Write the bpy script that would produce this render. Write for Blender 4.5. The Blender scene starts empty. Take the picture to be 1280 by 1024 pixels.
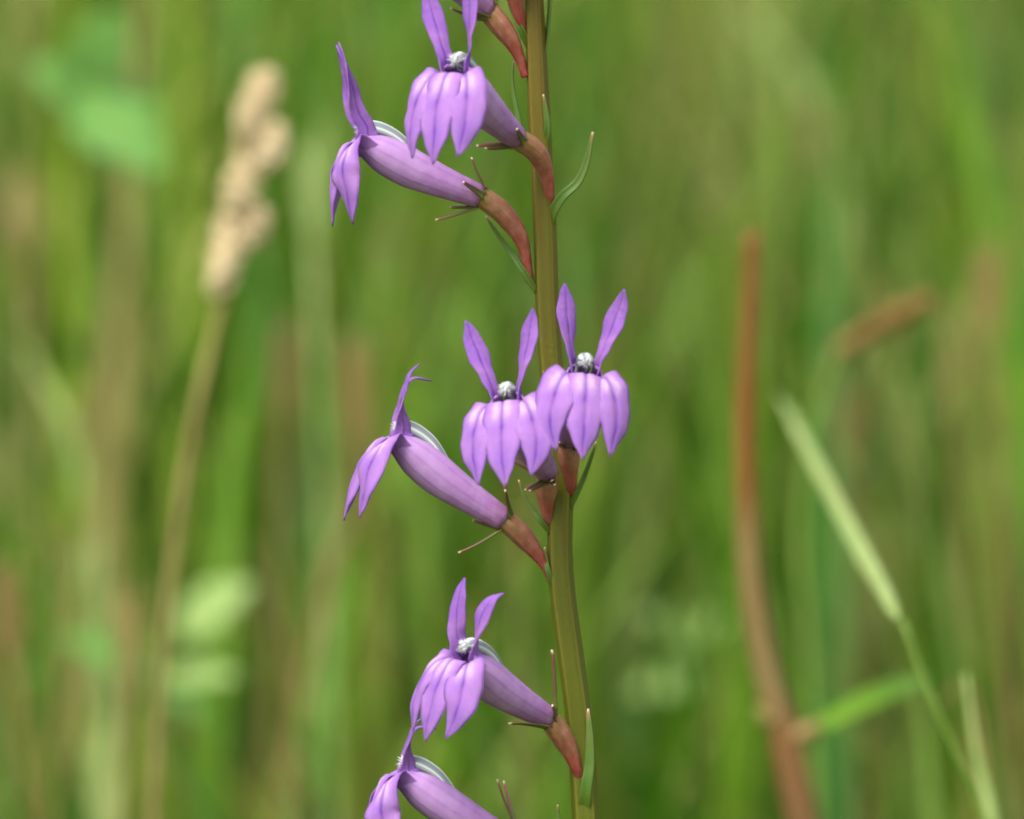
import bpy, math, random
import numpy as np
from mathutils import Vector, Matrix

random.seed(11)
rng = np.random.default_rng(11)
R = math.radians
sc = bpy.context.scene
COL = sc.collection

# ------------------------------------------------------------------ camera
FOCUS = 0.70                    # metres from lens to the flowering stem
LENS = 236.25
PITCH = R(9.0)
AIM = Vector((0, 0, 0.45))
cam = bpy.data.cameras.new('camera')
cam_o = bpy.data.objects.new('camera', cam)
COL.objects.link(cam_o)
FWD = Vector((0, math.cos(PITCH), -math.sin(PITCH)))
UPV = Vector((0, math.sin(PITCH), math.cos(PITCH)))
RGT = Vector((1, 0, 0))
CAM = AIM - FWD * FOCUS
cam_o.location = CAM
cam_o.rotation_euler = (math.pi / 2 - PITCH, 0, 0)
cam.lens = LENS
cam.sensor_width = 36
cam.clip_start = 0.01
cam.clip_end = 1500
cam.dof.use_dof = True
cam.dof.focus_distance = FOCUS - 0.003
cam.dof.aperture_fstop = 23
sc.camera = cam_o

# ------------------------------------------------------------------ sky and sun (bright overcast)
SUN_EL, SUN_AZ = R(58), R(215)          # azimuth from +Y clockwise: behind and left of the camera
w = bpy.data.worlds.new('World')
sc.world = w
w.use_nodes = True
nt = w.node_tree
sky = nt.nodes.new('ShaderNodeTexSky')
sky.sky_type = 'NISHITA'
sky.sun_disc = False
sky.sun_elevation = SUN_EL
sky.sun_rotation = SUN_AZ
sky.dust_density = 4
hs = nt.nodes.new('ShaderNodeHueSaturation')
hs.inputs['Saturation'].default_value = 0.30     # cloud cover greys the sky
nt.links.new(sky.outputs[0], hs.inputs['Color'])
nt.links.new(hs.outputs[0], nt.nodes['Background'].inputs['Color'])
nt.nodes['Background'].inputs['Strength'].default_value = 0.15
sun = bpy.data.lights.new('sun', 'SUN')
sun.energy = 1.5
sun.angle = R(25)
sun.color = (1.0, 0.96, 0.90)
sun_o = bpy.data.objects.new('sun', sun)
COL.objects.link(sun_o)
sd = Vector((math.sin(SUN_AZ) * math.cos(SUN_EL), math.cos(SUN_AZ) * math.cos(SUN_EL), math.sin(SUN_EL)))
sun_o.rotation_euler = sd.to_track_quat('Z', 'Y').to_euler()
sun_o.location = (0, 0, 5)

sc.view_settings.view_transform = 'Standard'
sc.view_settings.look = 'None'
sc.view_settings.gamma = 1
sc.view_settings.exposure = 0.9
sc.cycles.pixel_filter_type = 'BLACKMAN_HARRIS'
sc.cycles.filter_width = 1.9
sc.cycles.max_bounces = 6
sc.cycles.transparent_max_bounces = 8


# ------------------------------------------------------------------ helpers
def at(px, py, d=FOCUS):
    """world point on the ray of photo pixel (px, py) at depth d"""
    W = d * 36 / LENS
    return CAM + FWD * d + RGT * ((px - 640) / 1280 * W) - UPV * ((py - 512) / 1280 * W)


def fl(px, py, off=0.0):
    """point near the plane of the flowers; off in mm, away from the camera"""
    return at(px, py, FOCUS + off * 0.001)


def catmull(P, n):
    P = np.array([tuple(p) for p in P], float)
    if len(P) == 2:
        t = np.linspace(0, 1, n)[:, None]
        return P[0] * (1 - t) + P[1] * t
    E = np.vstack([2 * P[0] - P[1], P, 2 * P[-1] - P[-2]])
    seg = np.r_[0, np.cumsum(np.linalg.norm(np.diff(P, axis=0), axis=1))]
    s = np.linspace(0, seg[-1], n)
    out = []
    for x in s:
        i = min(max(np.searchsorted(seg, x, 'right') - 1, 0), len(P) - 2)
        t = (x - seg[i]) / max(seg[i + 1] - seg[i], 1e-12)
        a, b, c, e = E[i], E[i + 1], E[i + 2], E[i + 3]
        out.append(0.5 * (2 * b + (c - a) * t + (2 * a - 5 * b + 4 * c - e) * t * t + (3 * b - a - 3 * c + e) * t ** 3))
    return np.array(out)


def unit(v):
    v = np.asarray(v, float)
    return v / np.maximum(np.linalg.norm(v, axis=-1, keepdims=True), 1e-12)


def interp(t, xs, ys):
    return np.interp(t, xs, ys)


def smooth_profile(t, xs, ys):
    """smooth interpolation of a profile through control values"""
    c = catmull([(x, y, 0) for x, y in zip(xs, ys)], 160)
    o = np.argsort(c[:, 0])
    return np.interp(t, c[o, 0], c[o, 1])


def make(name, V, F, mat, parent=None, origin=None, attrs=None, thick=0.0, smooth=True):
    """one mesh object; V in world space, stored about its origin"""
    V = np.asarray(V, float)
    if origin is None:
        origin = V.mean(axis=0)
    origin = np.array(tuple(origin), float)
    me = bpy.data.meshes.new(name)
    me.from_pydata((V - origin).tolist(), [], [list(map(int, f)) for f in F])
    if attrs:
        for k, a in attrs.items():
            at_ = me.attributes.new(k, 'FLOAT', 'POINT')
            at_.data.foreach_set('value', np.asarray(a, np.float32))
    if smooth:
        me.polygons.foreach_set('use_smooth', [True] * len(me.polygons))
    me.materials.append(mat)
    me.update()
    o = bpy.data.objects.new(name, me)
    COL.objects.link(o)
    if parent is not None:
        o.parent = parent
        o.location = Vector(origin) - world_loc(parent)
    else:
        o.location = Vector(origin)
    if thick:
        m = o.modifiers.new('Solidify', 'SOLIDIFY')
        m.thickness = thick
        m.offset = 0
    return o


def world_loc(o):
    v = Vector(o.location)
    while o.parent:
        o = o.parent
        v += o.location
    return v


def empty(name, loc, label, cat, group=None):
    o = bpy.data.objects.new(name, None)
    o.empty_display_size = 0.01
    COL.objects.link(o)
    o.location = loc
    o['label'] = label
    o['category'] = cat
    if group:
        o['group'] = group
    return o


def grid_faces(nv, nu, close_u=False):
    F = []
    for i in range(nv - 1):
        for j in range(nu if close_u else nu - 1):
            j2 = (j + 1) % nu
            F.append((i * nu + j, i * nu + j2, (i + 1) * nu + j2, (i + 1) * nu + j))
    return F


def frames(P, hint):
    T = unit(np.gradient(P, axis=0))
    N = np.zeros_like(P)
    n = np.array(hint, float)
    for i in range(len(P)):
        n = n - T[i] * np.dot(n, T[i])
        n = unit(n)
        N[i] = n
    B = np.cross(T, N)
    return T, N, B


def tube(path, radii, nring=12, n=30, hint=(0.3, -1, 0.1), shape=None, caps=True):
    P = catmull(path, n)
    t = np.linspace(0, 1, n)
    r = np.interp(t, np.linspace(0, 1, len(radii)), radii) if not callable(radii) else radii(t)
    T, N, B = frames(P, hint)
    a = np.linspace(0, 2 * math.pi, nring, endpoint=False)
    V, pu, pv = [], [], []
    for i in range(n):
        k = np.ones(nring) if shape is None else shape(a, t[i])
        V.append(P[i] + (np.cos(a) * k)[:, None] * N[i] * r[i] + (np.sin(a) * k)[:, None] * B[i] * r[i])
        pu.append(a / (2 * math.pi))
        pv.append(np.full(nring, t[i]))
    V = np.vstack(V)
    F = grid_faces(n, nring, True)
    if caps:
        F.append(tuple(range(nring - 1, -1, -1)))
        F.append(tuple((n - 1) * nring + j for j in range(nring)))
    return V, F, {'pu': np.concatenate(pu), 'pv': np.concatenate(pv)}


def ribbon(path, halfw, normal, nv=22, nu=7, fold=0.15, curl=0.0, crinkle=0.0):
    """a leaf-like sheet along a path; halfw = (xs, ys); normal = up side"""
    P = catmull(path, nv)
    v = np.linspace(0, 1, nv)
    wd = smooth_profile(v, *halfw)
    wd = np.maximum(wd, halfw[1][-1])
    T, N, B = frames(P, normal)
    u = np.linspace(-1, 1, nu)
    V = []
    for i in range(nv):
        h = wd[i] * (fold * np.abs(u) - curl * u * u)
        if crinkle:
            h = h + crinkle * wd[i] * np.sin(v[i] * 19 + u * 2.0) * np.abs(u)
        V.append(P[i] + (u * wd[i])[:, None] * B[i] + h[:, None] * N[i])
    return np.vstack(V), grid_faces(nv, nu), {'pu': np.tile(u, nv), 'pv': np.repeat(v, nu)}


# ------------------------------------------------------------------ materials
def srgb(r, g, b):
    f = lambda c: (c / 255 / 12.92) if c <= 10 else ((c / 255 + 0.055) / 1.055) ** 2.4
    return (f(r), f(g), f(b), 1)


class NT:
    def __init__(self, name):
        self.m = bpy.data.materials.new(name)
        self.m.use_nodes = True
        self.t = self.m.node_tree
        self.b = self.t.nodes['Principled BSDF']
        self.out = self.t.nodes['Material Output']

    def n(self, kind, **kw):
        x = self.t.nodes.new('ShaderNode' + kind)
        for k, v in kw.items():
            setattr(x, k, v)
        return x

    def l(self, a, b):
        self.t.links.new(a, b)

    def attr(self, name):
        return self.n('Attribute', attribute_name=name).outputs['Fac']

    def math(self, op, a, b=None, clamp=False):
        x = self.n('Math', operation=op, use_clamp=clamp)
        for i, s in enumerate((a, b)):
            if s is None:
                continue
            if isinstance(s, (int, float)):
                x.inputs[i].default_value = s
            else:
                self.l(s, x.inputs[i])
        return x.outputs[0]

    def ramp(self, fac, stops, interp='LINEAR'):
        x = self.n('ValToRGB')
        x.color_ramp.interpolation = interp
        e = x.color_ramp.elements
        while len(e) < len(stops):
            e.new(0.5)
        for el, (p, c) in zip(e, stops):
            el.position = p
            el.color = c if len(c) == 4 else (*c, 1)
        self.l(fac, x.inputs[0])
        return x.outputs[0]

    def mix(self, fac, a, b, blend='MIX'):
        x = self.n('Mix', data_type='RGBA', blend_type=blend)
        for s, i in ((fac, 0), (a, 6), (b, 7)):
            if isinstance(s, (int, float)):
                x.inputs[i].default_value = s
            elif isinstance(s, tuple):
                x.inputs[i].default_value = s if len(s) == 4 else (*s, 1)
            else:
                self.l(s, x.inputs[i])
        return x.outputs[2]

    def noise(self, scale, detail=3, vec=None, stretch=None):
        x = self.n('TexNoise')
        x.inputs['Scale'].default_value = scale
        x.inputs['Detail'].default_value = detail
        if vec is None:
            vec = self.n('TexCoord').outputs['Object']
        if stretch:
            mp = self.n('Mapping')
            mp.inputs['Scale'].default_value = stretch
            self.l(vec, mp.inputs[0])
            vec = mp.outputs[0]
        self.l(vec, x.inputs['Vector'])
        return x.outputs[0]

    def bump(self, h, strength, dist):
        x = self.n('Bump')
        x.inputs['Strength'].default_value = strength
        x.inputs['Distance'].default_value = dist
        self.l(h, x.inputs['Height'])
        self.l(x.outputs[0], self.b.inputs['Normal'])
        return x.outputs[0]

    def finish(self, color, rough=0.5, transl=0.0, spec=0.4, tint=None, normal=None):
        self.l(color, self.b.inputs['Base Color'])
        self.b.inputs['Roughness'].default_value = rough
        self.b.inputs['Specular IOR Level'].default_value = spec
        if transl:
            tr = self.n('BsdfTranslucent')
            self.l(color if tint is None else tint, tr.inputs['Color'])
            mx = self.n('MixShader')
            mx.inputs[0].default_value = transl
            self.l(self.b.outputs[0], mx.inputs[1])
            self.l(tr.outputs[0], mx.inputs[2])
            self.l(mx.outputs[0], self.out.inputs['Surface'])
        return self.m


def petal_material(name, lower):
    k = NT(name)
    pu, pv = k.attr('pu'), k.attr('pv')
    au = k.math('ABSOLUTE', pu)
    # pigment: deeper on the midrib, paler on the blade
    base = k.ramp(au, [(0.0, PETAL_DEEP), (0.035, PETAL_DEEP), (0.15, PETAL), (0.7, PETAL_PALE if lower else PETAL), (1.0, PETAL)])
    # along the length: pinker in the upper half, bluer at the tip
    tip = k.math('MULTIPLY', k.math('POWER', pv, 3.0), 0.35)
    c = k.mix(tip, base, PETAL_BLUE)
    # feathered side veins
    wv = k.n('TexWave', wave_type='BANDS', bands_direction='X')
    cb = k.n('CombineXYZ')
    k.l(k.math('SUBTRACT', k.math('MULTIPLY', au, 1.3), k.math('MULTIPLY', pv, 0.55)), cb.inputs[0])
    k.l(wv.inputs['Vector'].node.inputs[0], wv.inputs[0]) if False else k.l(cb.outputs[0], wv.inputs[0])
    wv.inputs['Scale'].default_value = 2.6
    wv.inputs['Distortion'].default_value = 1.0
    veins = k.math('MULTIPLY', k.math('POWER', wv.outputs[1], 3.0), 0.14)
    c = k.mix(veins, c, PETAL_DEEP)
    if lower:
        # pale swelling at the base of each lower lobe
        g1 = k.math('POWER', k.math('MULTIPLY', k.math('SUBTRACT', pv, 0.37), 11.0), 2.0)
        g2 = k.math('POWER', k.math('MULTIPLY', k.math('SUBTRACT', au, 0.30), 4.2), 2.0)
        g = k.math('POWER', 2.718, k.math('MULTIPLY', k.math('ADD', g1, g2), -1.0))
        c = k.mix(k.math('MULTIPLY', g, 1.0, True), c, PETAL_SPOT)
        # the foot of the lobe has the colour of the tube
        th = k.math('MULTIPLY', k.math('SUBTRACT', 0.26, pv), 6.0, True)
        c = k.mix(th, c, srgb(178, 132, 200))
        g = k.math('MULTIPLY', g, k.math('SUBTRACT', 1.0, th))
    n = k.noise(330, 5)
    c = k.mix(k.math('MULTIPLY', k.math('SUBTRACT', n, 0.42), 2.0, True), c, PETAL_PINK)
    n2 = k.noise(1500, 3)
    c = k.mix(k.math('MULTIPLY', k.math('SUBTRACT', n2, 0.45), 1.2, True), c, PETAL_DEEP if not lower else PETAL)
    h = k.math('ADD', k.math('MULTIPLY', wv.outputs[1], 0.6), k.math('MULTIPLY', k.noise(2600, 3), 0.8))
    k.bump(h, 0.5, 0.00012)
    return k.finish(c, 0.72, 0.30, 0.15)


PETAL = srgb(158, 108, 196)
PETAL_PALE = srgb(182, 134, 208)
PETAL_DEEP = srgb(112, 66, 162)
PETAL_BLUE = srgb(150, 108, 208)
PETAL_PINK = srgb(194, 142, 202)
PETAL_SPOT = srgb(228, 196, 226)
M = {}
M['petal_low'] = petal_material('lower petal', True)
M['petal_up'] = petal_material('upper petal', False)

k = NT('corolla tube')
pu, pv = k.attr('pu'), k.attr('pv')
vein = k.math('POWER', k.math('ABSOLUTE', k.math('SINE', k.math('MULTIPLY', pu, math.pi * 10))), 10.0)
c = k.ramp(pv, [(0.0, srgb(164, 108, 150)), (0.2, srgb(172, 122, 184)), (0.6, srgb(186, 140, 202)), (0.86, srgb(192, 148, 206)), (1.0, srgb(170, 122, 198))])
vein = k.math('MULTIPLY', vein, k.math('MULTIPLY', k.noise(260, 3), 1.5))
c = k.mix(k.math('MULTIPLY', vein, 0.26), c, PETAL_DEEP)
nn = k.noise(700, 4, stretch=(1, 1, 1))
c = k.mix(k.math('MULTIPLY', k.math('SUBTRACT', nn, 0.4), 1.3, True), c, srgb(208, 170, 222))
k.bump(k.math('ADD', k.math('MULTIPLY', vein, 0.5), k.math('MULTIPLY', k.noise(2400, 3), 0.6)), 0.5, 0.00012)
M['tube'] = k.finish(c, 0.7, 0.18, 0.15)

k = NT('anther tube')
pu, pv = k.attr('pu'), k.attr('pv')
ln = k.math('ABSOLUTE', k.math('SINE', k.math('MULTIPLY', pu, math.pi * 5)))
c = k.ramp(ln, [(0.0, srgb(216, 220, 214)), (0.4, srgb(200, 206, 202)), (0.66, srgb(140, 148, 150)), (1.0, srgb(124, 132, 138))])
M['anther'] = k.finish(c, 0.85, 0, 0.15)
k = NT('white bristle')
M['bristle'] = k.finish(k.ramp(k.noise(3000), [(0.3, srgb(226, 226, 222)), (0.7, srgb(240, 240, 236))]), 0.6, 0.3)

k = NT('ovary')
pv = k.attr('pv')
nn = k.noise(900, 4)
c = k.ramp(pv, [(0.0, srgb(160, 40, 50)), (0.3, srgb(158, 62, 58)), (0.65, srgb(150, 88, 70)), (0.92, srgb(138, 108, 62)), (1.0, srgb(124, 114, 56))])
c = k.mix(k.math('MULTIPLY', k.math('SUBTRACT', nn, 0.42), 2.2, True), c, srgb(190, 126, 112))
rib = k.math('POWER', k.math('ABSOLUTE', k.math('SINE', k.math('MULTIPLY', k.attr('pu'), math.pi * 10))), 6.0)
c = k.mix(k.math('MULTIPLY', rib, 0.35), c, srgb(122, 110, 50))
k.bump(k.math('ADD', rib, k.noise(2500)), 0.4, 0.0001)
M['ovary'] = k.finish(c, 0.5, 0, 0.4)

k = NT('sepal')
c = k.ramp(k.attr('pv'), [(0.0, srgb(112, 120, 52)), (0.3, srgb(98, 94, 50)), (0.75, srgb(118, 82, 66)), (0.93, srgb(146, 84, 76)), (1.0, srgb(226, 214, 176))])
M['sepal'] = k.finish(c, 0.5, 0.1)
k = NT('bract')
c = k.ramp(k.attr('pv'), [(0.0, srgb(100, 116, 30)), (0.4, srgb(82, 118, 40)), (0.9, srgb(100, 120, 46)), (0.97, srgb(176, 132, 92)), (1.0, srgb(236, 226, 190))])
c = k.mix(k.math('MULTIPLY', k.math('SUBTRACT', k.noise(600, 4), 0.4), 1.0, True), c, srgb(116, 142, 70))
M['bract'] = k.finish(c, 0.45, 0.2)

k = NT('stem')
pu, pv = k.attr('pu'), k.attr('pv')
zc = k.n('SeparateXYZ')
k.l(k.n('NewGeometry').outputs['Position'], zc.inputs[0])
hgt = k.math('MULTIPLY', k.math('SUBTRACT', zc.outputs[2], 0.40), 9.0, True)
c = k.ramp(hgt, [(0.0, srgb(84, 94, 10)), (0.35, srgb(90, 92, 12)), (0.75, srgb(98, 86, 16)), (1.0, srgb(102, 86, 22))])
sv = k.n('CombineXYZ')
k.l(k.math('MULTIPLY', pu, 9.0), sv.inputs[0])
k.l(k.math('MULTIPLY', zc.outputs[2], 55.0), sv.inputs[1])
st = k.noise(1.6, 5, vec=sv.outputs[0])
c = k.mix(k.math('MULTIPLY', k.math('SUBTRACT', st, 0.54), 4.0, True), c, srgb(108, 66, 22))
st2 = k.noise(3.2, 5, vec=sv.outputs[0])
c = k.mix(k.math('MULTIPLY', k.math('SUBTRACT', st2, 0.52), 4.0, True), c, srgb(84, 98, 12))
rdg = k.math('COSINE', k.math('ADD', k.math('MULTIPLY', pu, 10 * math.pi), k.math('ADD', k.math('MULTIPLY', pv, 3.0), 0.8)))
rdg = k.math('POWER', k.math('MAXIMUM', rdg, 0.0), 5.0)
c = k.mix(k.math('MULTIPLY', rdg, 0.4), c, srgb(134, 122, 54))
vo = k.n('TexVoronoi')
vo.inputs['Scale'].default_value = 700
mp_ = k.n('Mapping')
mp_.inputs['Scale'].default_value = (1, 1, .45)
k.l(k.n('TexCoord').outputs['Object'], mp_.inputs[0])
k.l(mp_.outputs[0], vo.inputs['Vector'])
sp = k.math('LESS_THAN', vo.outputs['Distance'], k.math('MULTIPLY', k.math('SUBTRACT', k.noise(500, 2), .5), .7))
c = k.mix(k.math('MULTIPLY', sp, 0.45), c, srgb(206, 190, 140))
k.bump(k.math('ADD', st, k.math('MULTIPLY', k.noise(1800), 0.5)), 0.5, 0.0002)
M['stem'] = k.finish(c, 0.5, 0, 0.25)


def plain(name, stops, scale=60, rough=0.6, transl=0.0, stretch=None):
    k = NT(name)
    return k.finish(k.ramp(k.noise(scale, 4, stretch=stretch), stops), rough, transl, 0.35)


M['brown'] = plain('brown stem', [(0.3, srgb(104, 76, 28)), (0.7, srgb(128, 94, 46))], 60, 0.6)
M['straw'] = plain('straw', [(0.3, srgb(134, 122, 64)), (0.7, srgb(160, 146, 86))], 160, 0.7, 0.15)
M['husk'] = plain('dry husk', [(0.25, srgb(208, 180, 130)), (0.5, srgb(228, 208, 164)), (0.8, srgb(240, 226, 190))], 220, 0.75, 0.25)
M['rust'] = plain('rusty dead stem', [(0.3, srgb(140, 62, 14)), (0.7, srgb(176, 92, 28))], 60, 0.6, 0.0, (1, 1, 0.2))
M['tan'] = plain('tan stem', [(0.3, srgb(116, 92, 50)), (0.7, srgb(146, 122, 74))], 60, 0.6, 0.0, (1, 1, 0.2))
M['pale_green'] = plain('pale green', [(0.3, srgb(150, 176, 92)), (0.7, srgb(190, 206, 132))], 120, 0.55, 0.25)
M['leaf'] = plain('broad leaf', [(0.3, srgb(100, 152, 60)), (0.7, srgb(124, 172, 88))], 50, 0.45, 0.3)
M['leaf_pale'] = plain('pale broad leaf', [(0.3, srgb(140, 172, 88)), (0.7, srgb(168, 194, 112))], 50, 0.45, 0.3)
k = NT('weathered dead stem')
cc = k.ramp(k.attr('pv'), [(0.0, srgb(108, 72, 2)), (0.25, srgb(114, 66, 0)), (0.38, srgb(112, 68, 8)), (0.47, srgb(120, 100, 54)), (0.68, srgb(118, 102, 60)), (0.76, srgb(112, 76, 34)), (1.0, srgb(100, 74, 40))])
cc = k.mix(k.math('MULTIPLY', k.math('SUBTRACT', k.noise(140, 5, stretch=(1, 1, .15)), .4), 1.6, True), cc, srgb(112, 80, 30))
M['dead'] = k.finish(cc, .6)
M['leaf_dark'] = plain('dark leaf', [(0.3, srgb(40, 84, 26)), (0.7, srgb(62, 108, 40))], 40, 0.5, 0.2)
M['stalk_green'] = plain('green stalk', [(0.3, srgb(92, 122, 36)), (0.7, srgb(116, 144, 58))], 90, 0.5, 0.1)
M['blade_green'] = plain('green blade', [(0.3, srgb(86, 132, 20)), (0.7, srgb(110, 152, 34))], 60, 0.5, 0.3)

k = NT('meadow grass')
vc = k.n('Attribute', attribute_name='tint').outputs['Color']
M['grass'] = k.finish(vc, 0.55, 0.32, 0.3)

k = NT('meadow ground')
n1 = k.noise(0.25, 6)
n2 = k.noise(22, 8)
c = k.ramp(n2, [(0.3, srgb(48, 52, 20)), (0.5, srgb(76, 92, 32)), (0.7, srgb(100, 118, 44))])
c = k.mix(k.math('MULTIPLY', n1, 0.5), c, srgb(112, 132, 58))
k.bump(n2, 0.8, 0.02)
M['ground'] = k.finish(c, 0.95, 0, 0.1)

# ------------------------------------------------------------------ ground
nx = 96
g = np.linspace(-1, 1, nx)
gx = np.sign(g) * (np.abs(g) ** 4) * 600
X, Y = np.meshgrid(gx, gx)
Z = np.where(np.hypot(X, Y) < 40, 0.02 * np.sin(X * 1.1) * np.cos(Y * 0.9), 0) - 0.012
V = np.stack([X.ravel(), Y.ravel(), Z.ravel()], 1)
gr = make('ground', V, grid_faces(nx, nx), M['ground'], origin=(0, 0, 0))
gr['kind'] = 'structure'
gr['label'] = 'meadow soil under the tall grass'

# ------------------------------------------------------------------ the flowering plant
S = 0.001


def stem_tab(y):
    ys = [-260, -100, 0, 150, 300, 400, 500, 600, 660, 720, 760, 840, 860, 920, 1000, 1100, 1300, 1600]
    xs = [656, 662, 667, 674, 681.5, 684, 692, 702, 699.5, 701, 705, 716, 719, 726, 731, 736, 742, 748]
    return np.interp(y, ys, xs)


ys = [-260, -150, -60, 0, 75, 150, 230, 300, 350, 430, 520, 600, 660, 720, 770, 840, 900, 960, 1024, 1110, 1300, 1600]
spath = [fl(stem_tab(y), y, 0) for y in ys]
low = spath[-1]
BASE = Vector((low.x + 0.012, low.y + 0.02, -0.012))
for tt in (0.3, 0.6, 0.85, 1.0):
    spath.append(low.lerp(BASE, tt) + Vector((0.004 * math.sin(tt * 5), 0, 0)))
plant = empty('flowering_plant', BASE, 'sharp purple lobelia with an upright olive stem and two-lipped flowers', 'flower')


def stem_r(t):
    return np.interp(t, [0, 0.025, 0.06, 0.2, 0.5, 0.75, 1], [0.3, 0.85, 1.12, 1.34, 1.4, 1.7, 2.0]) * S


# radii change with length; visible part gets its own gentle swelling at the nodes
def stem_shape(a, t):
    return 1 + 0.10 * np.cos(5 * a + 0.8 + t * 3.0) + 0.02 * np.cos(2 * a + 9 * t)


Vs, Fs, As = tube(spath, stem_r, 30, 190, shape=stem_shape)
sw = 1 + 0.0
make('stem', Vs, Fs, M['stem'], plant, attrs=As)


def petal(ctrl, nctrl, halfw, frame, nv=26, nu=13, roll=0.25, crease=0.10, wave=0.0, seed=0):
    """a corolla lobe; ctrl and nctrl (front normals) in the flower frame, mm"""
    P = catmull(ctrl, nv)
    Nn = unit(catmull(nctrl, nv))
    v = np.linspace(0, 1, nv)
    T = unit(np.gradient(P, axis=0))
    L = unit(np.cross(Nn, T))
    N = unit(np.cross(T, L))
    wd = np.maximum(smooth_profile(v, *halfw), 0.03)
    u = np.linspace(-1, 1, nu)
    ph = seed * 1.7
    V = []
    for i in range(nv):
        f = min(v[i] / 0.3, 1)
        base_c = 0.55 * (1 - f)                    # trough, follows the tube at its base
        h = wd[i] * (base_c * u * u - roll * f * u * u * np.abs(u) ** 0.3 - crease * f * np.exp(-(u / 0.12) ** 2))
        h = h + wave * f * wd[i] * np.sin(v[i] * 7 + ph + np.sign(u) * 1.3) * u * u
        V.append(P[i] + (u * wd[i])[:, None] * L[i] + h[:, None] * N[i])
    V = np.vstack(V)
    q = seed * 2.3
    amp = (0.025 + 0.03 * np.abs(np.tile(u, nv))) * np.minimum(np.repeat(v, nu) * 3, 1)
    V = V + np.stack([np.sin(V[:, 1] * 1.9 + V[:, 2] * 1.6 + q), np.sin(V[:, 2] * 2.7 + q * 1.3), np.sin(V[:, 1] * 2.3 + q * .7)], 1) * amp[:, None]
    return frame(V), grid_faces(nv, nu), {'pu': np.tile(u, nv), 'pv': np.repeat(v, nu)}


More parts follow.
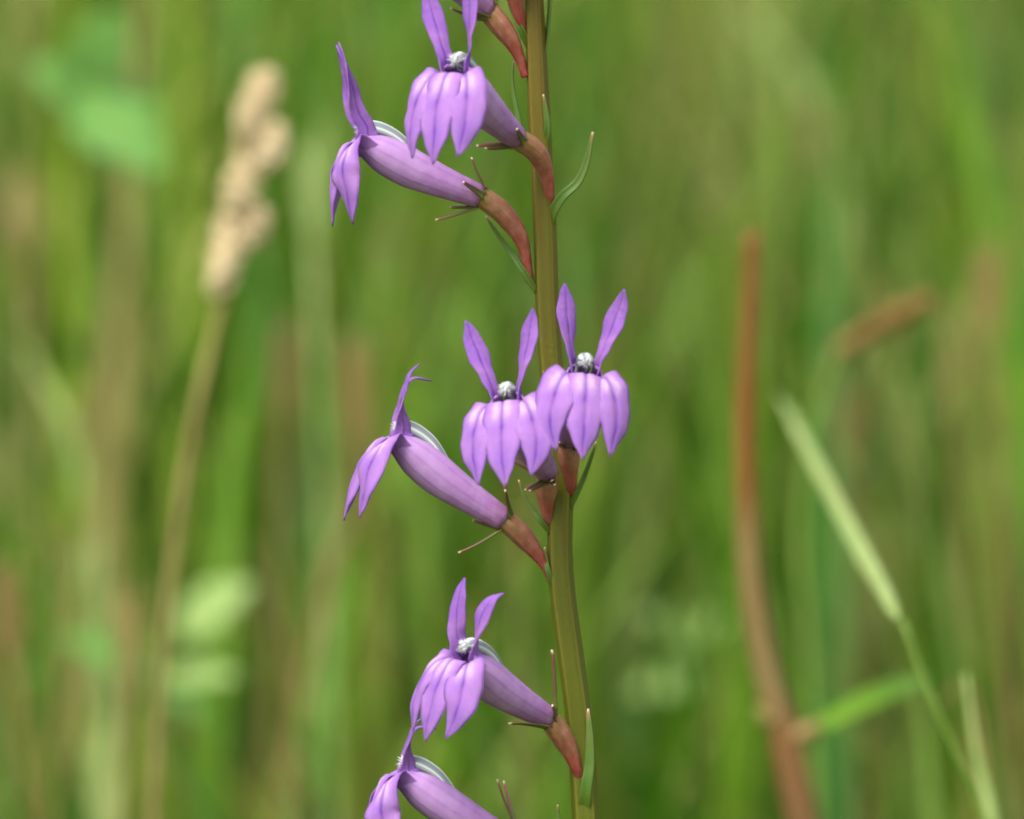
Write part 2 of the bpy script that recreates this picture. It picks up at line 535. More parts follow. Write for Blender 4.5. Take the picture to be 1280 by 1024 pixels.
def flower(base, mouth, doff, node, nodes_mid, up=(0, 0), curl=(0.0, 0.0), low=(0, 0, 0), roll=0.0, toward=1,
           sepals=None, seed=0, upscale=1.0, lowscale=1.0, hang=0.0, side=1.0, width=1.0, tilt=0.0):
    """base, mouth: photo pixels of the ends of the corolla tube; doff: depth of the base (mm, minus = nearer)
    up: sideways lean (mm) of the two upper lobes; curl: back-curl of their tips; low: back-fold of lower lobes (L, C, R)"""
    rr = random.Random(seed)
    b = fl(*base, doff)
    dx, dz = (mouth[0] - base[0]) / 12.0, -(mouth[1] - base[1]) / 12.0
    ip = math.hypot(dx, dz)
    L = max(13.6, ip + 0.1)
    dep = math.sqrt(L * L - ip * ip) * toward
    f = (RGT * dx + UPV * dz - FWD * dep).normalized()
    u_ = (UPV - f * UPV.dot(f)).normalized()
    y_ = u_.cross(f)
    if roll:
        q = Matrix.Rotation(R(roll), 3, f)
        u_, y_ = q @ u_, q @ y_
    A = np.array([tuple(f), tuple(y_), tuple(u_)])
    b_np = np.array(tuple(b))

    def frame(V):
        return b_np + (np.asarray(V) @ A) * S
    # --- corolla tube, slit along its upper side near the mouth
    nr, nt_ = 40, 26
    x = np.linspace(0, 1, nt_)
    V, pu, pv = [], [], []
    for i, t in enumerate(x):
        X_ = t * L
        r_ = np.interp(t, [0, .08, .25, .5, .7, .85, 1], [1.12, 1.26, 1.48, 1.86, 2.1, 2.08, 1.75])
        rz = r_ * np.interp(t, [0, .6, .8, .92, 1], [1.0, 1.02, .93, .78, .66])
        zc = np.interp(t, [0, .3, .55, .8, 1], [0, -.22, -.3, -.08, .12])
        gap = 0.0 if t < 0.55 else 0.62 * ((t - 0.55) / 0.45) ** 0.8
        ph = np.linspace(gap, 2 * math.pi - gap, nr)
        V.append(np.stack([np.full(nr, X_) - 0.9 * max(t - 0.8, 0) / 0.2 * np.cos(ph) * -0.2, r_ * np.sin(ph), zc + rz * np.cos(ph)], 1))
        pu.append(ph / (2 * math.pi))
        pv.append(np.full(nr, t))
    o = make('flower', frame(np.vstack(V)), grid_faces(nt_, nr), M['tube'], plant, origin=b,
             attrs={'pu': np.concatenate(pu), 'pv': np.concatenate(pv)}, thick=0.16 * S)
    # --- lower lip
    k = lowscale * 1.04
    for s, nm in ((0, 'c'), (1, 'l'), (-1, 'r')):
        j = 0.12
        jit = lambda a=j: rr.uniform(-a, a)
        bk = low[{0: 1, 1: 0, -1: 2}[s]]
        h = hang
        if s == 0:
            ctrl = [(L - 2.0, 0, -1.66), (L - 0.1, 0, -0.98), (L + 0.95, 0, -0.35), (L + 1.65, 0, -1.35),
                    (L + 1.6 + h * .3, jit(), -4.2 * k), (L + 1.0 + h * .7 - bk * .5, jit(.2), -6.9 * k), (L - 0.1 + h - bk, jit(.25), -9.4 * k)]
            nc = [(0, 0, 1), (0.1, 0, 1), (0.7, 0, .7), (1, 0, 0.1), (1, 0, 0), (1, 0, -.1), (1, 0, -.2)]
            hw = ([0, .12, .25, .45, .62, .8, .92, 1], [1.1, 1.35, 1.75, 2.05 * width, 2.0 * width, 1.4 * width, .62, .06])
        else:
            W_ = width * side
            ctrl = [(L - 2.4, s * 1.80, -.55), (L - 0.2, s * 1.72, -0.35), (L + 0.7, s * 1.95 * W_, -0.35), (L + 1.2, s * 2.7 * W_, -1.45),
                    (L + 1.1 + h * .3, s * 3.4 * W_, -3.7 * k), (L + 0.6 + h * .7 - bk * .5, s * 3.55 * W_, -5.9 * k), (L - 0.4 + h - bk, s * (2.95 * W_ + jit(.3)), -8.5 * k)]
            nc = [(0, -s * .9, .45), (0.1, -s * .85, .55), (.75, s * .1, .8), (1, s * .35, .35), (1, s * .45, 0), (1, s * .35, -.1), (1, s * .25, -.2)]
            hw = ([0, .12, .25, .45, .62, .8, .92, 1], [.7, 1.05, 1.65, 2.05 * width, 2.0 * width, 1.35 * width, .58, .06])
        V, F, at_ = petal(ctrl, nc, hw, frame, roll=0.22 + rr.uniform(-.05, .12), crease=0.09, wave=0.10, seed=seed + s)
        make('petal', V, F, M['petal_low'], o, attrs=at_, thick=0.14 * S)
    # --- upper lobes
    for s, lean, cu in ((1, up[0], curl[0]), (-1, up[1], curl[1])):
        # s = +1 is the flower's own left
        a = upscale
        fw = .40 + tilt
        z_ = [.55, .8, 1.7, 3.0 * a, 5.2 * a, 7.2 * a, 9.0 * a]
        ctrl = [(L - 1.3, s * 1.4, z_[0]), (L - 0.3, s * 1.45, z_[1]), (L + 0.3, s * 1.4, z_[2]), (L + fw * z_[3] - .3, s * (1.45 + .15 * lean), z_[3]),
                (L + fw * z_[4] - .3 - cu * .15, s * (1.5 + .5 * lean), z_[4]), (L + fw * z_[5] - .3 - cu * .55, s * (1.5 + .82 * lean), z_[5] - cu * .05),
                (L + fw * z_[6] - .3 - cu * 1.5, s * (1.5 + 1.05 * lean), z_[6] - cu * .3)]
        nc = [(0, -s, 0), (.7, -s * .7, 0), (1, -s * .2, -.2), (1, -s * .1, -.35), (1, 0, -.4), (1, 0, -.3), (1, 0, -.1 + cu * .5)]
        hw = ([0, .1, .22, .4, .6, .8, .93, 1], [.95, 1.0, .92, .92, 1.1, .88, .42, .05])
        V, F, at_ = petal(ctrl, nc, hw, frame, roll=0.10, crease=0.10, wave=0.06, seed=seed + s + 5)
        make('petal', V, F, M['petal_up'], o, attrs=at_, thick=0.14 * S)
    # --- anther tube arching out of the slit, bristly tip
    pth = [frame([p])[0] for p in ((L * .52, 0, .7), (L * .66, 0, 1.5), (L * .78, 0, 2.0), (L * .9, 0, 2.05), (L + .0, 0, 1.75), (L + .42, 0, 1.35), (L + .75, 0, 1.0))]
    V, F, at_ = tube(pth, [.5 * S, .55 * S, .66 * S, .74 * S, .80 * S, .86 * S, .80 * S, .2 * S], 30, 34, hint=tuple(y_))
    make('anther_tube', V, F, M['anther'], o, attrs=at_)
    Vb, Fb = [], []
    ctr = np.array([L + .35, 0, 1.4])
    for q in range(60):
        d = np.array([rr.uniform(0.0, 1), rr.uniform(-1, 1), rr.uniform(-1, .9)])
        d = d / np.linalg.norm(d)
        p0 = ctr + d * .52
        p1 = ctr + d * rr.uniform(.88, 1.08) + np.array([.08, 0, -.1])
        sd_ = np.cross(d, [0.3, .5, .8])
        sd_ = sd_ / np.linalg.norm(sd_)
        s2 = np.cross(d, sd_)
        n0 = len(Vb)
        Vb += [p0 + sd_ * .07, p0 - sd_ * .04 + s2 * .06, p0 - sd_ * .04 - s2 * .06, p1]
        Fb += [(n0, n0 + 1, n0 + 3), (n0 + 1, n0 + 2, n0 + 3), (n0 + 2, n0, n0 + 3)]
    make('anther_bristles', frame(np.array(Vb)), Fb, M['bristle'], o)
    # --- ovary and flower stalk back to the stem
    pts = [fl(*node)] + [fl(*p) for p in nodes_mid] + [b - f * 0.3 * S, b + f * .5 * S]
    V, F, at_ = tube(pts, [.46 * S, .46 * S, .58 * S, .80 * S, 1.02 * S, 1.12 * S, 1.10 * S, .98 * S], 20, 30,
                     shape=lambda a, t: 1 + 0.05 * np.cos(10 * a))
    make('ovary', V, F, M['ovary'], o, attrs=at_)
    # --- five sepals
    for q in range(5):
        an = q * 2 * math.pi / 5 + rr.uniform(-.2, .2)
        if sepals and q < len(sepals):
            an, sp_, ln, bend = sepals[q]
        else:
            sp_, ln, bend = rr.uniform(.35, .8), rr.uniform(2.6, 3.8), rr.uniform(-.5, .5)
        rd = np.array([0, math.sin(an), math.cos(an)])
        dr = np.array([math.cos(sp_), 0, 0]) + rd * math.sin(sp_)
        per = np.array([-math.sin(sp_), 0, 0]) + rd * math.cos(sp_)
        p0 = rd * 1.0 + np.array([-.2, 0, 0])
        pp = [p0, p0 + dr * ln * .35 + per * bend * .1, p0 + dr * ln * .7 + per * bend * .45, p0 + dr * ln + per * bend]
        V, F, at_ = ribbon([frame([p])[0] for p in pp], ([0, .15, .6, .9, 1], [.5 * S, .34 * S, .24 * S, .16 * S, .1 * S]), tuple(frame([per])[0] - b_np), 14, 5, fold=.4)
        make('sepal', V, F, M['sepal'], o, attrs=at_, thick=.16 * S)
    return o


def bract(pts, hw, normal=(-0.3, -1, 0.2), fold=0.35, crinkle=0):
    V, F, at_ = ribbon([fl(*p) for p in pts], ([0, .12, .45, .8, .95, 1], [hw * S * q for q in (.75, 1.0, .85, .55, .3, .14)]), normal, 22, 7, fold=fold, crinkle=crinkle)
    make('bract', V, F, M['bract'], plant, attrs=at_, thick=.2 * S)


pi = math.pi
# upper flower, turned towards us, and its bract
flower((645, 172), (570, 100), -5.5, (687, 262, .2), [(687, 240, -1.2), (681, 212, -2.2), (668, 188, -4.0)],
       up=(-.3, 2.6), curl=(-.2, .1), seed=1, side=.9, lowscale=1.06, sepals=[(2.0, .35, 4.4, .2), (-2.2, .7, 3.6, .4), (.2, .2, 2.4, -.2)])
bract([(683, 292, .2), (691, 266, -.9), (703, 246, -1.4), (722, 228, -1.4), (733, 203, -1.4), (741, 165, -1.5)], .55)
# upper flower in side view
flower((600, 246), (452, 180), -2.0, (662, 352, .3), [(658, 325, -.2), (650, 296, -.8), (628, 266, -1.5)],
       up=(.3, .2), curl=(-.3, -.2), seed=2, toward=1, hang=-.7, low=(1.3, .0, -.3), width=.9, tilt=.36, upscale=.93, lowscale=.93, sepals=[(0.2, .6, 3.6, .4), (3.3, .8, 4.6, -.3), (1.4, .5, 3.2, .2)])
bract([(672, 366, .2), (655, 340, -.3), (640, 318, .4), (620, 290, .8), (607, 270, 1.2)], .36)
# middle flower in side view
flower((630, 650), (494, 551), -2.0, (690, 726, .3), [(681, 707, -.3), (666, 686, -.8), (649, 666, -1.4)],
       up=(.4, .2), curl=(1.4, 3.0), seed=3, hang=-.4, low=(.6, 0, -.2), upscale=.92, tilt=.22, sepals=[(3.1, 1.25, 5.0, -.6), (.2, .6, 3.2, .3), (.9, .8, 3.6, .3)])
bract([(698, 745, .2), (686, 716, -.9), (683, 700, -.6), (681, 684, -.6)], .36)
# the pair of middle flowers that face us
flower((684, 590), (634, 505), -3.6, (690, 662, .2), [(684, 643, -1.0), (683, 626, -1.6), (684, 608, -2.6)],
       up=(2.2, 1.8), curl=(-.2, -.2), seed=4, roll=11, lowscale=1.02, side=.95, upscale=.96, sepals=[(2.7, .9, 3.4, -.3), (3.5, .9, 3.4, -.2)])
flower((711, 548), (729, 470), -3.0, (712, 624, .2), [(714, 607, -1.2), (712, 588, -1.7), (711, 568, -2.4)],
       up=(1.8, 1.2), curl=(-.3, -.3), seed=5, roll=-6, side=.95, upscale=.93, sepals=[(1.2, .9, 3.6, .2), (-1.0, .8, 3.4, 0)])
bract([(706, 646, .2), (721, 616, -1.0), (731, 594, -1.0), (741, 566, -1.2), (745, 552, -1.2)], .32)
bract([(697, 676, .2), (678, 654, -1.0), (668, 640, -.8), (656, 622, -.6), (648, 600, -.5)], .28)
# lower flower, three-quarter view, its ovary in front of the stem
flower((684, 897), (579, 822), -3.4, (729, 985, .2), [(721, 962, -1.2), (711, 937, -1.8), (698, 914, -2.7)],
       up=(1.6, .2), curl=(2.0, .9), seed=6, upscale=.9, lowscale=.95, width=.97, tilt=.16, roll=-7, sepals=[(0.15, .95, 6.6, -.5), (-1.3, 1.5, 3.4, .9), (2.6, .35, 6.8, .5), (1.3, .6, 3.0, 0)])
bract([(729, 1030, .2), (732, 992, -1.7), (737, 955, -2.0), (737, 920, -2.0), (735, 886, -1.8)], .66, normal=(-.2, -1, .1), fold=.25)
# lowest flower, side view, cut by the frame
flower((642, 1054), (508, 974), -2.5, (731, 1136, .3), [(717, 1116, -.3), (694, 1092, -.8), (668, 1070, -1.6)],
       up=(.3, .1), curl=(1.2, 2.6), seed=7, toward=.25, low=(1.6, -.1, -.6), hang=-2.0, upscale=.76, tilt=.1, sepals=[(0.15, .55, 6.4, .6), (-.75, .95, 7.0, .2), (2.6, .9, 4.4, .3)])
bract([(704, 1075, -1), (701, 1050, -1), (698, 1025, -1), (697, 1006, -1)], .32)
bract([(734, 1152, .2), (720, 1120, -1), (711, 1095, -1), (704, 1072, -1)], .5)
# higher flowers that leave the frame at the top
flower((608, 12), (506, -84), -1.5, (657, 96, .2), [(650, 74, -.3), (639, 51, -.8), (624, 30, -1.2)],
       up=(1.0, 1.0), seed=8, lowscale=.72, sepals=[(3.0, .7, 2.8, .2), (.4, .9, 2.4, .2)])
bract([(668, 196, .2), (652, 164, .3), (643, 122, .6), (640, 98, .6), (642, 76, .6)], .28)
flower((640, -52), (664, -150), -3.2, (656, 46, .2), [(650, 24, -.8), (644, -2, -1.4), (640, -30, -2.4)], up=(1, 1), seed=9)
bract([(664, 62, .2), (650, 34, -.8), (640, 12, -.6), (634, -10, -.4)], .4)
bract([(674, 98, .2), (684, 50, .2), (687, 20, .1), (688, -10, 0), (690, -40, 0)], .42, normal=(-1, -.5, 0))
bract([(679, 200, .2), (684, 162, -1.2), (682, 138, -1.4), (679, 118, -1.4)], .42, normal=(0, -1, .1))
# unopened buds at the tip, above the frame
for i, (y, sx) in enumerate(((-255, -1), (-235, 1), (-210, -1), (-185, 1))):
    x0 = float(stem_tab(y))
    ln = 26 + i * 7
    V, F, A_ = tube([fl(x0, y + 6, .0), fl(x0 + sx * ln * .45, y - ln * .55, -.6), fl(x0 + sx * ln * .8, y - ln * 1.3, -1.0)],
                    [.3 * S, .5 * S, .9 * S, 1.0 * S, .7 * S, .15 * S], 14, 16)
    make('bud', V, F, M['tube'], plant, attrs=A_)
# leaves on the stem below the frame
for i in range(9):
    t = 0.06 + i * 0.105
    p = low.lerp(BASE, t)
    a = i * 2.4
    ln = 0.025 + 0.03 * t
    d = Vector((math.cos(a), math.sin(a), 0))
    pts = [p, p + d * ln * .4 + Vector((0, 0, ln * .3)), p + d * ln * .8 + Vector((0, 0, ln * .35)), p + d * ln * 1.1 + Vector((0, 0, ln * .2))]
    V, F, at_ = ribbon(pts, ([0, .15, .5, .85, 1], [.0012, .003, .006 + .003 * t, .003, .0004]), (0, 0, 1), 16, 7, fold=.2)
    make('leaf', V, F, M['bract'], plant, attrs=at_, thick=.0003)


# ------------------------------------------------------------------ grasses and other plants behind, each at its own distance
LW = lambda d: d * 36 / LENS / 1280          # metres per photo pixel at depth d


def to_ground(p, dx=0.0, dy=0.05):
    """foot of a stalk whose lowest seen point is p"""
    return Vector((p.x + dx, p.y + dy, -0.012))


def down_to(P, ft):
    """carry a path on to its foot in gradually longer steps, leaving in the path's own direction"""
    e, v = P[-1], P[-1] - P[-2]
    st = v.length / max((ft - e).length, 1e-6)
    out, t = [], st
    while t < .75:
        out.append((e + v * (t / st) * (1 - t) ** 2).lerp(ft, t))
        t = t * 1.9 + .01
    return out + [ft]


def stalk_thing(name, label, cat, pts, d, r0, r1, mat, group=None, foot=(0, .04), part='stalk', nr=8):
    P = [at(x, y, d) for x, y in pts]
    ft = to_ground(P[-1], *foot)
    root = empty(name, ft, label, cat, group)
    V, F, A_ = tube(P + down_to(P, ft), [r1, (r0 + r1) / 2, r0, r0 * 1.1], nr, 150)
    make(part, V, F, mat, root, attrs=A_)
    return root, P


def lobe_mesh(name, c, ax, ln, rad, mat, root, rr, n=46):
    """a tuft of small pointed husks packed round an axis"""
    V, F = [], []
    ax = np.array(tuple(ax))
    ax = ax / np.linalg.norm(ax)
    s1 = unit(np.cross(ax, [0.3, 1, 0.2]))
    s2 = np.cross(ax, s1)
    c = np.array(tuple(c))
    for i in range(n):
        t = rr.uniform(-.5, .5)
        an = rr.uniform(0, 2 * pi)
        er = rad * math.sqrt(max(0.05, 1 - (2 * t) ** 2))
        o_ = (s1 * math.cos(an) + s2 * math.sin(an))
        p = c + ax * t * ln + o_ * er * rr.uniform(.3, .9)
        d = unit(ax * 1.0 + o_ * rr.uniform(.25, .7))
        l_ = ln * rr.uniform(.2, .32)
        w_ = l_ * .22
        q1 = unit(np.cross(d, [.2, .3, 1]))
        q2 = np.cross(d, q1)
        n0 = len(V)
        V += [p - d * l_ * .5]
        V += [p + q1 * w_, p + q2 * w_ * .7, p - q1 * w_, p - q2 * w_ * .7]
        V += [p + d * l_ * .6]
        for z in range(4):
            F += [(n0, n0 + 1 + (z + 1) % 4, n0 + 1 + z), (n0 + 5, n0 + 1 + z, n0 + 1 + (z + 1) % 4)]
    return make(name, np.array(V), F, mat, root)


def broad_leaf(root, c, tip, hw, mat, d_tip=0, normal=(0.1, -.7, .75)):
    mid = c.lerp(tip, .5) + Vector((0, -0.001, .001))
    V, F, A_ = ribbon([c, mid, tip], ([0, .2, .45, .8, 1], [hw * .35, hw * .9, hw, hw * .5, hw * .04]), normal, 16, 9, fold=.12, curl=.1, crinkle=.06)
    return make('leaf', V, F, mat, root, attrs=A_, thick=.0003)


rr = random.Random(5)
# dry seed head on a straw stalk
dS = 0.93
dS = 0.96
root, P = stalk_thing('seed_head_plant', 'tan lumpy dry seed head on a tall bare stalk', 'plant',
                      [(318, 120), (300, 230), (284, 345), (262, 440), (240, 540), (222, 660), (205, 800), (190, 1030)], dS, .0009, .0007, M['straw'], foot=(-.01, .03))
for (x, y, l_, r_, n_) in ((327, 118, 44, 19, 40), (313, 146, 40, 20, 34), (338, 186, 44, 20, 40), (314, 196, 44, 20, 36), (300, 236, 44, 20, 38),
                           (316, 284, 40, 19, 34), (290, 288, 46, 20, 38), (280, 336, 50, 18, 36), (292, 324, 36, 16, 26)):
    s_ = dS * 36 / LENS / 1280
    lobe_mesh('spikelet_cluster', at(x, y, dS + rr.uniform(-.002, .002)), at(x + 9, y - 30, dS) - at(x, y, dS), l_ * s_ * 1.35, r_ * s_ * 1.25, M['husk'], root, rr, n_ * 5)

# rust-brown dead stem with a node and stubs
dR = 0.93
DP = [(941, 290), (938, 360), (932, 480), (931, 560), (934, 640), (938, 720), (950, 800), (966, 870), (982, 925), (1004, 1030), (1024, 1120)]
DPT = [at(x, y, dR) for x, y in DP]
root = empty('dead_weed', to_ground(DPT[-1], .03, .03), 'rusty brown dead stem, tan at the bend, with a broken knot', 'dead stem')
V, F, A_ = tube(DPT, [.0011, .0012, .0013, .0014, .0016, .0018, .0020, .0023, .0024, .0024], 12, 50)
make('stem', V, F, M['dead'], root, attrs=A_)
V, F, A_ = tube([DPT[-2], DPT[-1], to_ground(DPT[-1], .03, .03)], [.0021, .0023, .0024], 10, 12)
make('stem_foot', V, F, M['tan'], root, attrs=A_)
V, F, A_ = tube([at(966, 905, dR), at(957, 898, dR - .002), at(948, 884, dR - .003)], [.0012, .0011, .0004], 8, 8)
make('knot', V, F, M['straw'], root, attrs=A_)
V, F, A_ = tube([at(985, 925, dR), at(1006, 916, dR - .001), at(1022, 908, dR)], [.0014, .0014, .0009], 8, 8)
make('stub', V, F, M['tan'], root, attrs=A_)
V, F, A_ = ribbon([at(1008, 920, dR), at(1060, 890, dR + .004), at(1110, 866, dR + .01), at(1160, 850, dR + .02)], ([0, .3, .7, 1], [.0010, .0018, .0018, .0008]), (0, -.6, 1), 16, 5)
make('leaf', V, F, M['blade_green'], root, attrs=A_, thick=.0003)

# second brown stem, bent over
root, P = stalk_thing('bent_weed', 'short dead stem bent sideways, brown beyond its green elbow', 'dead stem',
                      [(1046, 440), (1030, 490), (1012, 560), (1000, 680), (1010, 800), (1020, 1030)], 1.06, .0009, .0008, M['stalk_green'], foot=(0, .03))
V, F, A_ = tube([at(1044, 442, 1.06), at(1070, 424, 1.06), at(1120, 396, 1.055), at(1166, 374, 1.05)], [.0012, .0016, .0018, .0012], 8, 14)
make('broken_tip', V, F, M['brown'], root, attrs=A_)

# pale flowering grass spikelet on a thin stalk
dP = 0.83
root, P = stalk_thing('spikelet_plant', 'pale yellow-green pointed grass spike on a thin slanting stalk', 'plant',
                      [(1128, 775), (1146, 825), (1168, 880), (1196, 945), (1230, 1025)], dP, .00045, .0004, M['stalk_green'], foot=(.03, .03))
for i in range(17):
    t = i / 16
    x, y = 1124 - 112 * t, 772 - 205 * t
    sg = 1 if i % 2 else -1
    s_ = LW(dP)
    hw = np.interp(t, [0, .25, .6, 1], [8, 12, 10, 5]) * s_
    c = at(x + sg * 2, y, dP + .10 * t + sg * .0004)
    tp = at(x - 36 + sg * 3, y - 74, dP + .10 * min(t + .3, 1.2) + sg * .0004)
    V, F, A_ = ribbon([c, c.lerp(tp, .5), tp], ([0, .25, .6, 1], [hw * .5, hw, hw * .75, hw * .08]), (sg * .5, -1, .2), 12, 5, fold=.3)
    make('spikelet', V, F, M['pale_green'], root, attrs=A_, thick=.0004)

# broad pale blade and an arching pair near it
def blade_thing(label, pts, d, hw, mat, group=None, d2=None):
    P = [at(x, y, d + (0 if d2 is None else (d2 - d) * i / (len(pts) - 1))) for i, (x, y) in enumerate(pts)]
    ft = to_ground(P[-1], 0.0, .03)
    root = empty('blade_plant', ft, label, 'plant', group)
    full = down_to(P, ft)[::-1] + P[::-1]
    V, F, A_ = ribbon(full, ([0, .3, .7, .9, 1], [hw * .9, hw, hw, hw * .7, hw * .1]), (rr.uniform(-.3, .3), -1, .2), 120, 5, fold=.25)
    make('blade', V, F, mat, root, attrs=A_, thick=.0003)
    return root


blade_thing('pale upright grass blade beside the slanting spike stalk', [(1207, 842), (1213, 890), (1222, 950), (1240, 1030)], .86, .0016, M['pale_green'])
blade_thing('thin mauve-grey grass blade hooked over beside the pale blade', [(1158, 900), (1180, 876), (1204, 852), (1222, 900), (1236, 1030)], .95, .0009, M['tan'])
blade_thing('wide soft green blade standing under the slanting spike', [(1146, 858), (1154, 910), (1160, 960), (1166, 1030)], 1.05, .0024, M['stalk_green'])

blade_thing('hazy grey-green blade arching high beyond the rusty stem top', [(915, -6), (960, 50), (1006, 104), (1040, 220), (1060, 500), (1064, 1030)], 1.62, .0032, M['pale_green'])
blade_thing('tall yellow-green blade slanting down past the tip of the bent stem', [(1176, 0), (1206, 130), (1244, 300), (1290, 560), (1330, 1030)], 1.34, .0036, M['blade_green'])
blade_thing('bright green blade standing close beside the straw seed head stalk', [(318, 370), (306, 480), (286, 640), (262, 1030)], 1.22, .0030, M['blade_green'])
blade_thing('pale green blade leaning beneath the three-leaved plant', [(30, 430), (66, 500), (104, 600), (134, 1030)], 1.25, .0026, M['pale_green'])

# broad-leaved plants
dL = 1.22
P0 = at(120, 130, dL)
root = empty('leafy_plant', to_ground(P0), 'leafy plant with three large light green leaves beyond the tan seed head', 'plant')
V, F, A_ = tube([P0, at(118, 300, dL + .01), at(112, 700, dL + .02), to_ground(P0)], [.0008, .0009, .001], 8, 24)
make('stem', V, F, M['stalk_green'], root, attrs=A_)
for (cx, cy, tx, ty, hw) in ((108, 112, 200, 220, 58), (116, 104, 146, 12, 42), (106, 126, 34, 84, 40)):
    broad_leaf(root, at(cx, cy, dL), at(tx, ty, dL - .006), hw * LW(dL), M['leaf'])
P0 = at(205, 850, 1.2)
root = empty('leafy_plant', to_ground(P0), 'low plant with small rounded pale green leaves beside the straw stalk', 'plant')
V, F, A_ = tube([at(225, 800, 1.2), P0, at(210, 1030, 1.21), to_ground(P0)], [.0006, .0008, .001], 8, 24)
make('stem', V, F, M['stalk_green'], root, attrs=A_)
for (cx, cy, tx, ty, hw, m_) in ((225, 790, 316, 730, 36, 'leaf_pale'), (205, 850, 300, 846, 20, 'leaf_pale'), (200, 850, 140, 790, 22, 'leaf'), (200, 850, 70, 795, 26, 'leaf'), (210, 860, 250, 900, 20, 'leaf')):
    broad_leaf(root, at(cx, cy, 1.2), at(tx, ty, 1.195), hw * LW(1.2), M[m_])
P0 = at(870, 830, 1.35)
root = empty('leafy_plant', to_ground(P0), 'soft pale plant left of the rusty dead stem', 'plant')
root['label'] = 'hazy grey-green leaves low down between the purple flowers and the rusty stem'
V, F, A_ = tube([P0, at(872, 1030, 1.36), to_ground(P0)], [.0008, .0009, .001], 8, 24)
make('stem', V, F, M['stalk_green'], root, attrs=A_)
for (cx, cy, tx, ty, hw) in ((870, 800, 800, 770, 30), (870, 800, 930, 760, 26), (870, 840, 790, 870, 26)):
    broad_leaf(root, at(cx, cy, 1.35), at(tx, ty, 1.34), hw * LW(1.35), M['leaf_pale'])

# upright stems seen as soft bands: (points, distance, half width mm, material)
BANDS = [
    ([(388, 262), (394, 400), (404, 620), (418, 1030)], 1.25, 1.6, 'pale_green'),
    ([(448, 545), (440, 640), (400, 760), (352, 1030)], 1.20, 1.7, 'tan'),
    ([(356, 500), (350, 640), (346, 800), (330, 1030)], 1.30, 1.7, 'tan'),
    ([(112, 560), (100, 680), (84, 850), (60, 1030)], 1.25, 1.5, 'tan'),
    ([(34, 300), (40, 440), (50, 650), (66, 1030)], 1.35, 1.8, 'straw'),
    ([(12, 820), (24, 900), (34, 1030)], 1.15, 1.5, 'tan'),
    ([(1192, 470), (1204, 620), (1214, 800), (1222, 1030)], 1.30, 1.7, 'straw'),
    ([(1232, 400), (1246, 560), (1262, 800), (1274, 1030)], 1.22, 1.5, 'tan'),
    ([(1060, 560), (1064, 700), (1072, 860), (1084, 1030)], 1.40, 1.6, 'tan'),
    ([(160, 860), (156, 940), (150, 1030)], 1.1, 1.3, 'straw'),
    ([(486, 320), (480, 470), (470, 700), (462, 1030)], 1.5, 1.6, 'straw'),
    ([(1016, 200), (1010, 330), (1000, 500), (1000, 800)], 1.6, 1.6, 'tan'),
    ([(1110, 430), (1120, 560), (1128, 760), (1130, 1030)], 1.55, 1.4, 'straw'),
]
BL = ['hazy pale green grass stalk between the tan seed head and the side-view flowers',
      'brownish grass stalk slanting down beneath the middle side-view flower',
      'dull tan grass stalk between the straw stalk and the side-view flowers',
      'brownish grass stalk passing beside the small rounded pale leaves',
      'pale straw stalk under the three large light green leaves',
      'short tan grass stalk below the three-leaved plant, far from the flowers',
      'soft straw stalk rising past the tip of the broken bent stem',
      'tall tan stalk standing outermost beyond the slanting pale spike',
      'dim tan stalk between the rusty dead stem and the slanting spike',
      'short straw stalk beside the foot of the seed head stalk',
      'faint straw stalk just behind the middle side-view flower',
      'faint tan stalk above the bent stem, between it and the rusty stem',
      'faint straw stalk directly behind the bent brown stem tip']
for (pts, d, r_, m_), lb in zip(BANDS, BL):
    root, P = stalk_thing('straw_plant', lb, 'plant', pts, d, r_ * .0007, r_ * .00055, M[m_],
                          group='soft straw-coloured grass stems behind the flowers', foot=(rr.uniform(-.01, .01), .03), nr=6)
    V, F = None, None
    for q in range(3):
        t = .02 + q * .05
        c = P[0].lerp(P[1], t * 2)
        tp = c + Vector((rr.uniform(-.003, .003), 0, .014 + rr.uniform(0, .006)))
        hw = .0018
        V, F, A_ = ribbon([c, c.lerp(tp, .5), tp], ([0, .3, .7, 1], [hw * .4, hw, hw * .7, hw * .1]), (.2, -1, .1), 8, 5, fold=.3)
        make('spikelet', V, F, M[m_], root, attrs=A_, thick=.0003)

# ------------------------------------------------------------------ meadow grass: uncountable, one mesh
GREENS = np.array([srgb(*c)[:3] for c in ((100, 140, 24), (78, 128, 14), (122, 152, 40), (52, 104, 12), (136, 160, 84), (138, 142, 56), (172, 158, 100), (96, 150, 76))])
GW = np.array([.28, .24, .18, .14, .06, .04, .02, .04])


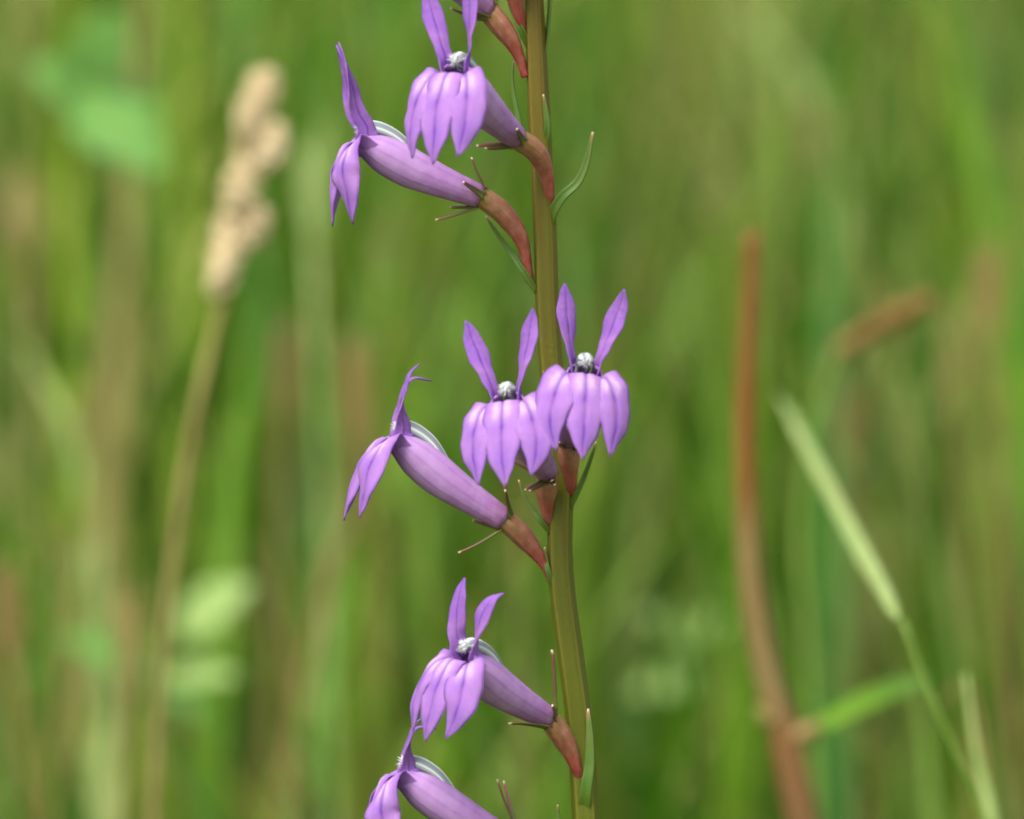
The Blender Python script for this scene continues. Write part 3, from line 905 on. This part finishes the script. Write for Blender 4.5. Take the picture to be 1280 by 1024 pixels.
def meadow(name, N, K, dmin, dmax, hmin, hmax, wmin, wmax, spread, label):
    """N blades between dmin and dmax metres from the lens, in a wide fan"""
    d = np.sqrt(rng.uniform(dmin ** 2, dmax ** 2, N * 3))
    x = rng.uniform(-1, 1, N * 3) * (spread + 0.30 * d)
    y = CAM.y + d
    n1 = np.sin(x * 13 + 1.3 * np.sin(y * 9)) * np.sin(y * 11 + 2 * np.sin(x * 7)) + .5 * np.sin(x * 31 + y * 23)
    keep = rng.uniform(-1.5, 1.5, N * 3) < n1 + .4
    d, x, y, n1 = d[keep][:N], x[keep][:N], y[keep][:N], n1[keep][:N]
    N = len(d)
    h = rng.uniform(0, 1, N) ** .8 * (hmax - hmin) + hmin
    # near the lens axis the blades are low enough to look over
    az = rng.uniform(0, 2 * pi, N)
    lean = rng.uniform(.02, .30, N) * h
    bend = rng.uniform(.0, .45, N) ** 2 * 2.2 * h
    wd = rng.uniform(wmin, wmax, N) / 2
    face = az + pi / 2 + rng.normal(0, .5, N)
    t = np.linspace(0, 1, K)
    ca, sa = np.cos(az), np.sin(az)
    off = lean[:, None] * t + bend[:, None] * t ** 2.6
    cx = x[:, None] + ca[:, None] * off
    cy = y[:, None] + sa[:, None] * off
    cz = -.012 + h[:, None] * (t - .22 * (bend / h)[:, None] * t ** 3)
    ww = wd[:, None] * np.minimum(1, (1.02 - t) * 2.2) * (0.75 + .25 * np.sin(t * 3))
    fx, fy = np.cos(face)[:, None] * ww, np.sin(face)[:, None] * ww
    A_ = np.stack([cx - fx, cy - fy, cz], -1)
    B_ = np.stack([cx + fx, cy + fy, cz], -1)
    V = np.stack([A_, B_], 2).reshape(-1, 3)
    base = (np.arange(N) * 2 * K)[:, None]
    i = np.arange(K - 1)[None] * 2
    Q = np.stack([base + i, base + i + 1, base + i + 3, base + i + 2], -1).reshape(-1, 4)
    ci = rng.choice(len(GREENS), N, p=GW)
    colr = GREENS[ci] * rng.uniform(.6, 1.35, N)[:, None] * (1 + .14 * n1)[:, None]
    # yellower kinds grow in patches; dark patches paint gap shade into the tint
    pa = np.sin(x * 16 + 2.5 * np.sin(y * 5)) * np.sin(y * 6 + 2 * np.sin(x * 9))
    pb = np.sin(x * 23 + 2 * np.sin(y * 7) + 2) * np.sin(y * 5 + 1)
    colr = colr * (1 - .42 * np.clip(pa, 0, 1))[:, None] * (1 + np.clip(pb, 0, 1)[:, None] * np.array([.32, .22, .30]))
    # dry yellow tips on some blades
    dry = (rng.uniform(0, 1, N) < .25)[:, None] * (t ** 5)[None]
    tip = np.array(srgb(176, 156, 92)[:3])
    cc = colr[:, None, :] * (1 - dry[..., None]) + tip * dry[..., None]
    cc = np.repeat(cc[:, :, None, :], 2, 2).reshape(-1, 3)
    me = bpy.data.meshes.new(name)
    me.vertices.add(len(V))
    me.vertices.foreach_set('co', V.ravel())
    me.loops.add(Q.size)
    me.loops.foreach_set('vertex_index', Q.ravel().astype(np.int32))
    me.polygons.add(len(Q))
    me.polygons.foreach_set('loop_start', (np.arange(len(Q)) * 4).astype(np.int32))
    me.polygons.foreach_set('use_smooth', np.ones(len(Q), bool))
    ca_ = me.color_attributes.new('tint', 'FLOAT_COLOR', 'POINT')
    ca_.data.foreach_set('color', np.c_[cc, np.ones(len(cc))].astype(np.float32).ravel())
    me.materials.append(M['grass'])
    me.update()
    me.validate()
    o = bpy.data.objects.new(name, me)
    COL.objects.link(o)
    o['kind'] = 'stuff'
    o['label'] = label
    o['category'] = 'grass'
    return o


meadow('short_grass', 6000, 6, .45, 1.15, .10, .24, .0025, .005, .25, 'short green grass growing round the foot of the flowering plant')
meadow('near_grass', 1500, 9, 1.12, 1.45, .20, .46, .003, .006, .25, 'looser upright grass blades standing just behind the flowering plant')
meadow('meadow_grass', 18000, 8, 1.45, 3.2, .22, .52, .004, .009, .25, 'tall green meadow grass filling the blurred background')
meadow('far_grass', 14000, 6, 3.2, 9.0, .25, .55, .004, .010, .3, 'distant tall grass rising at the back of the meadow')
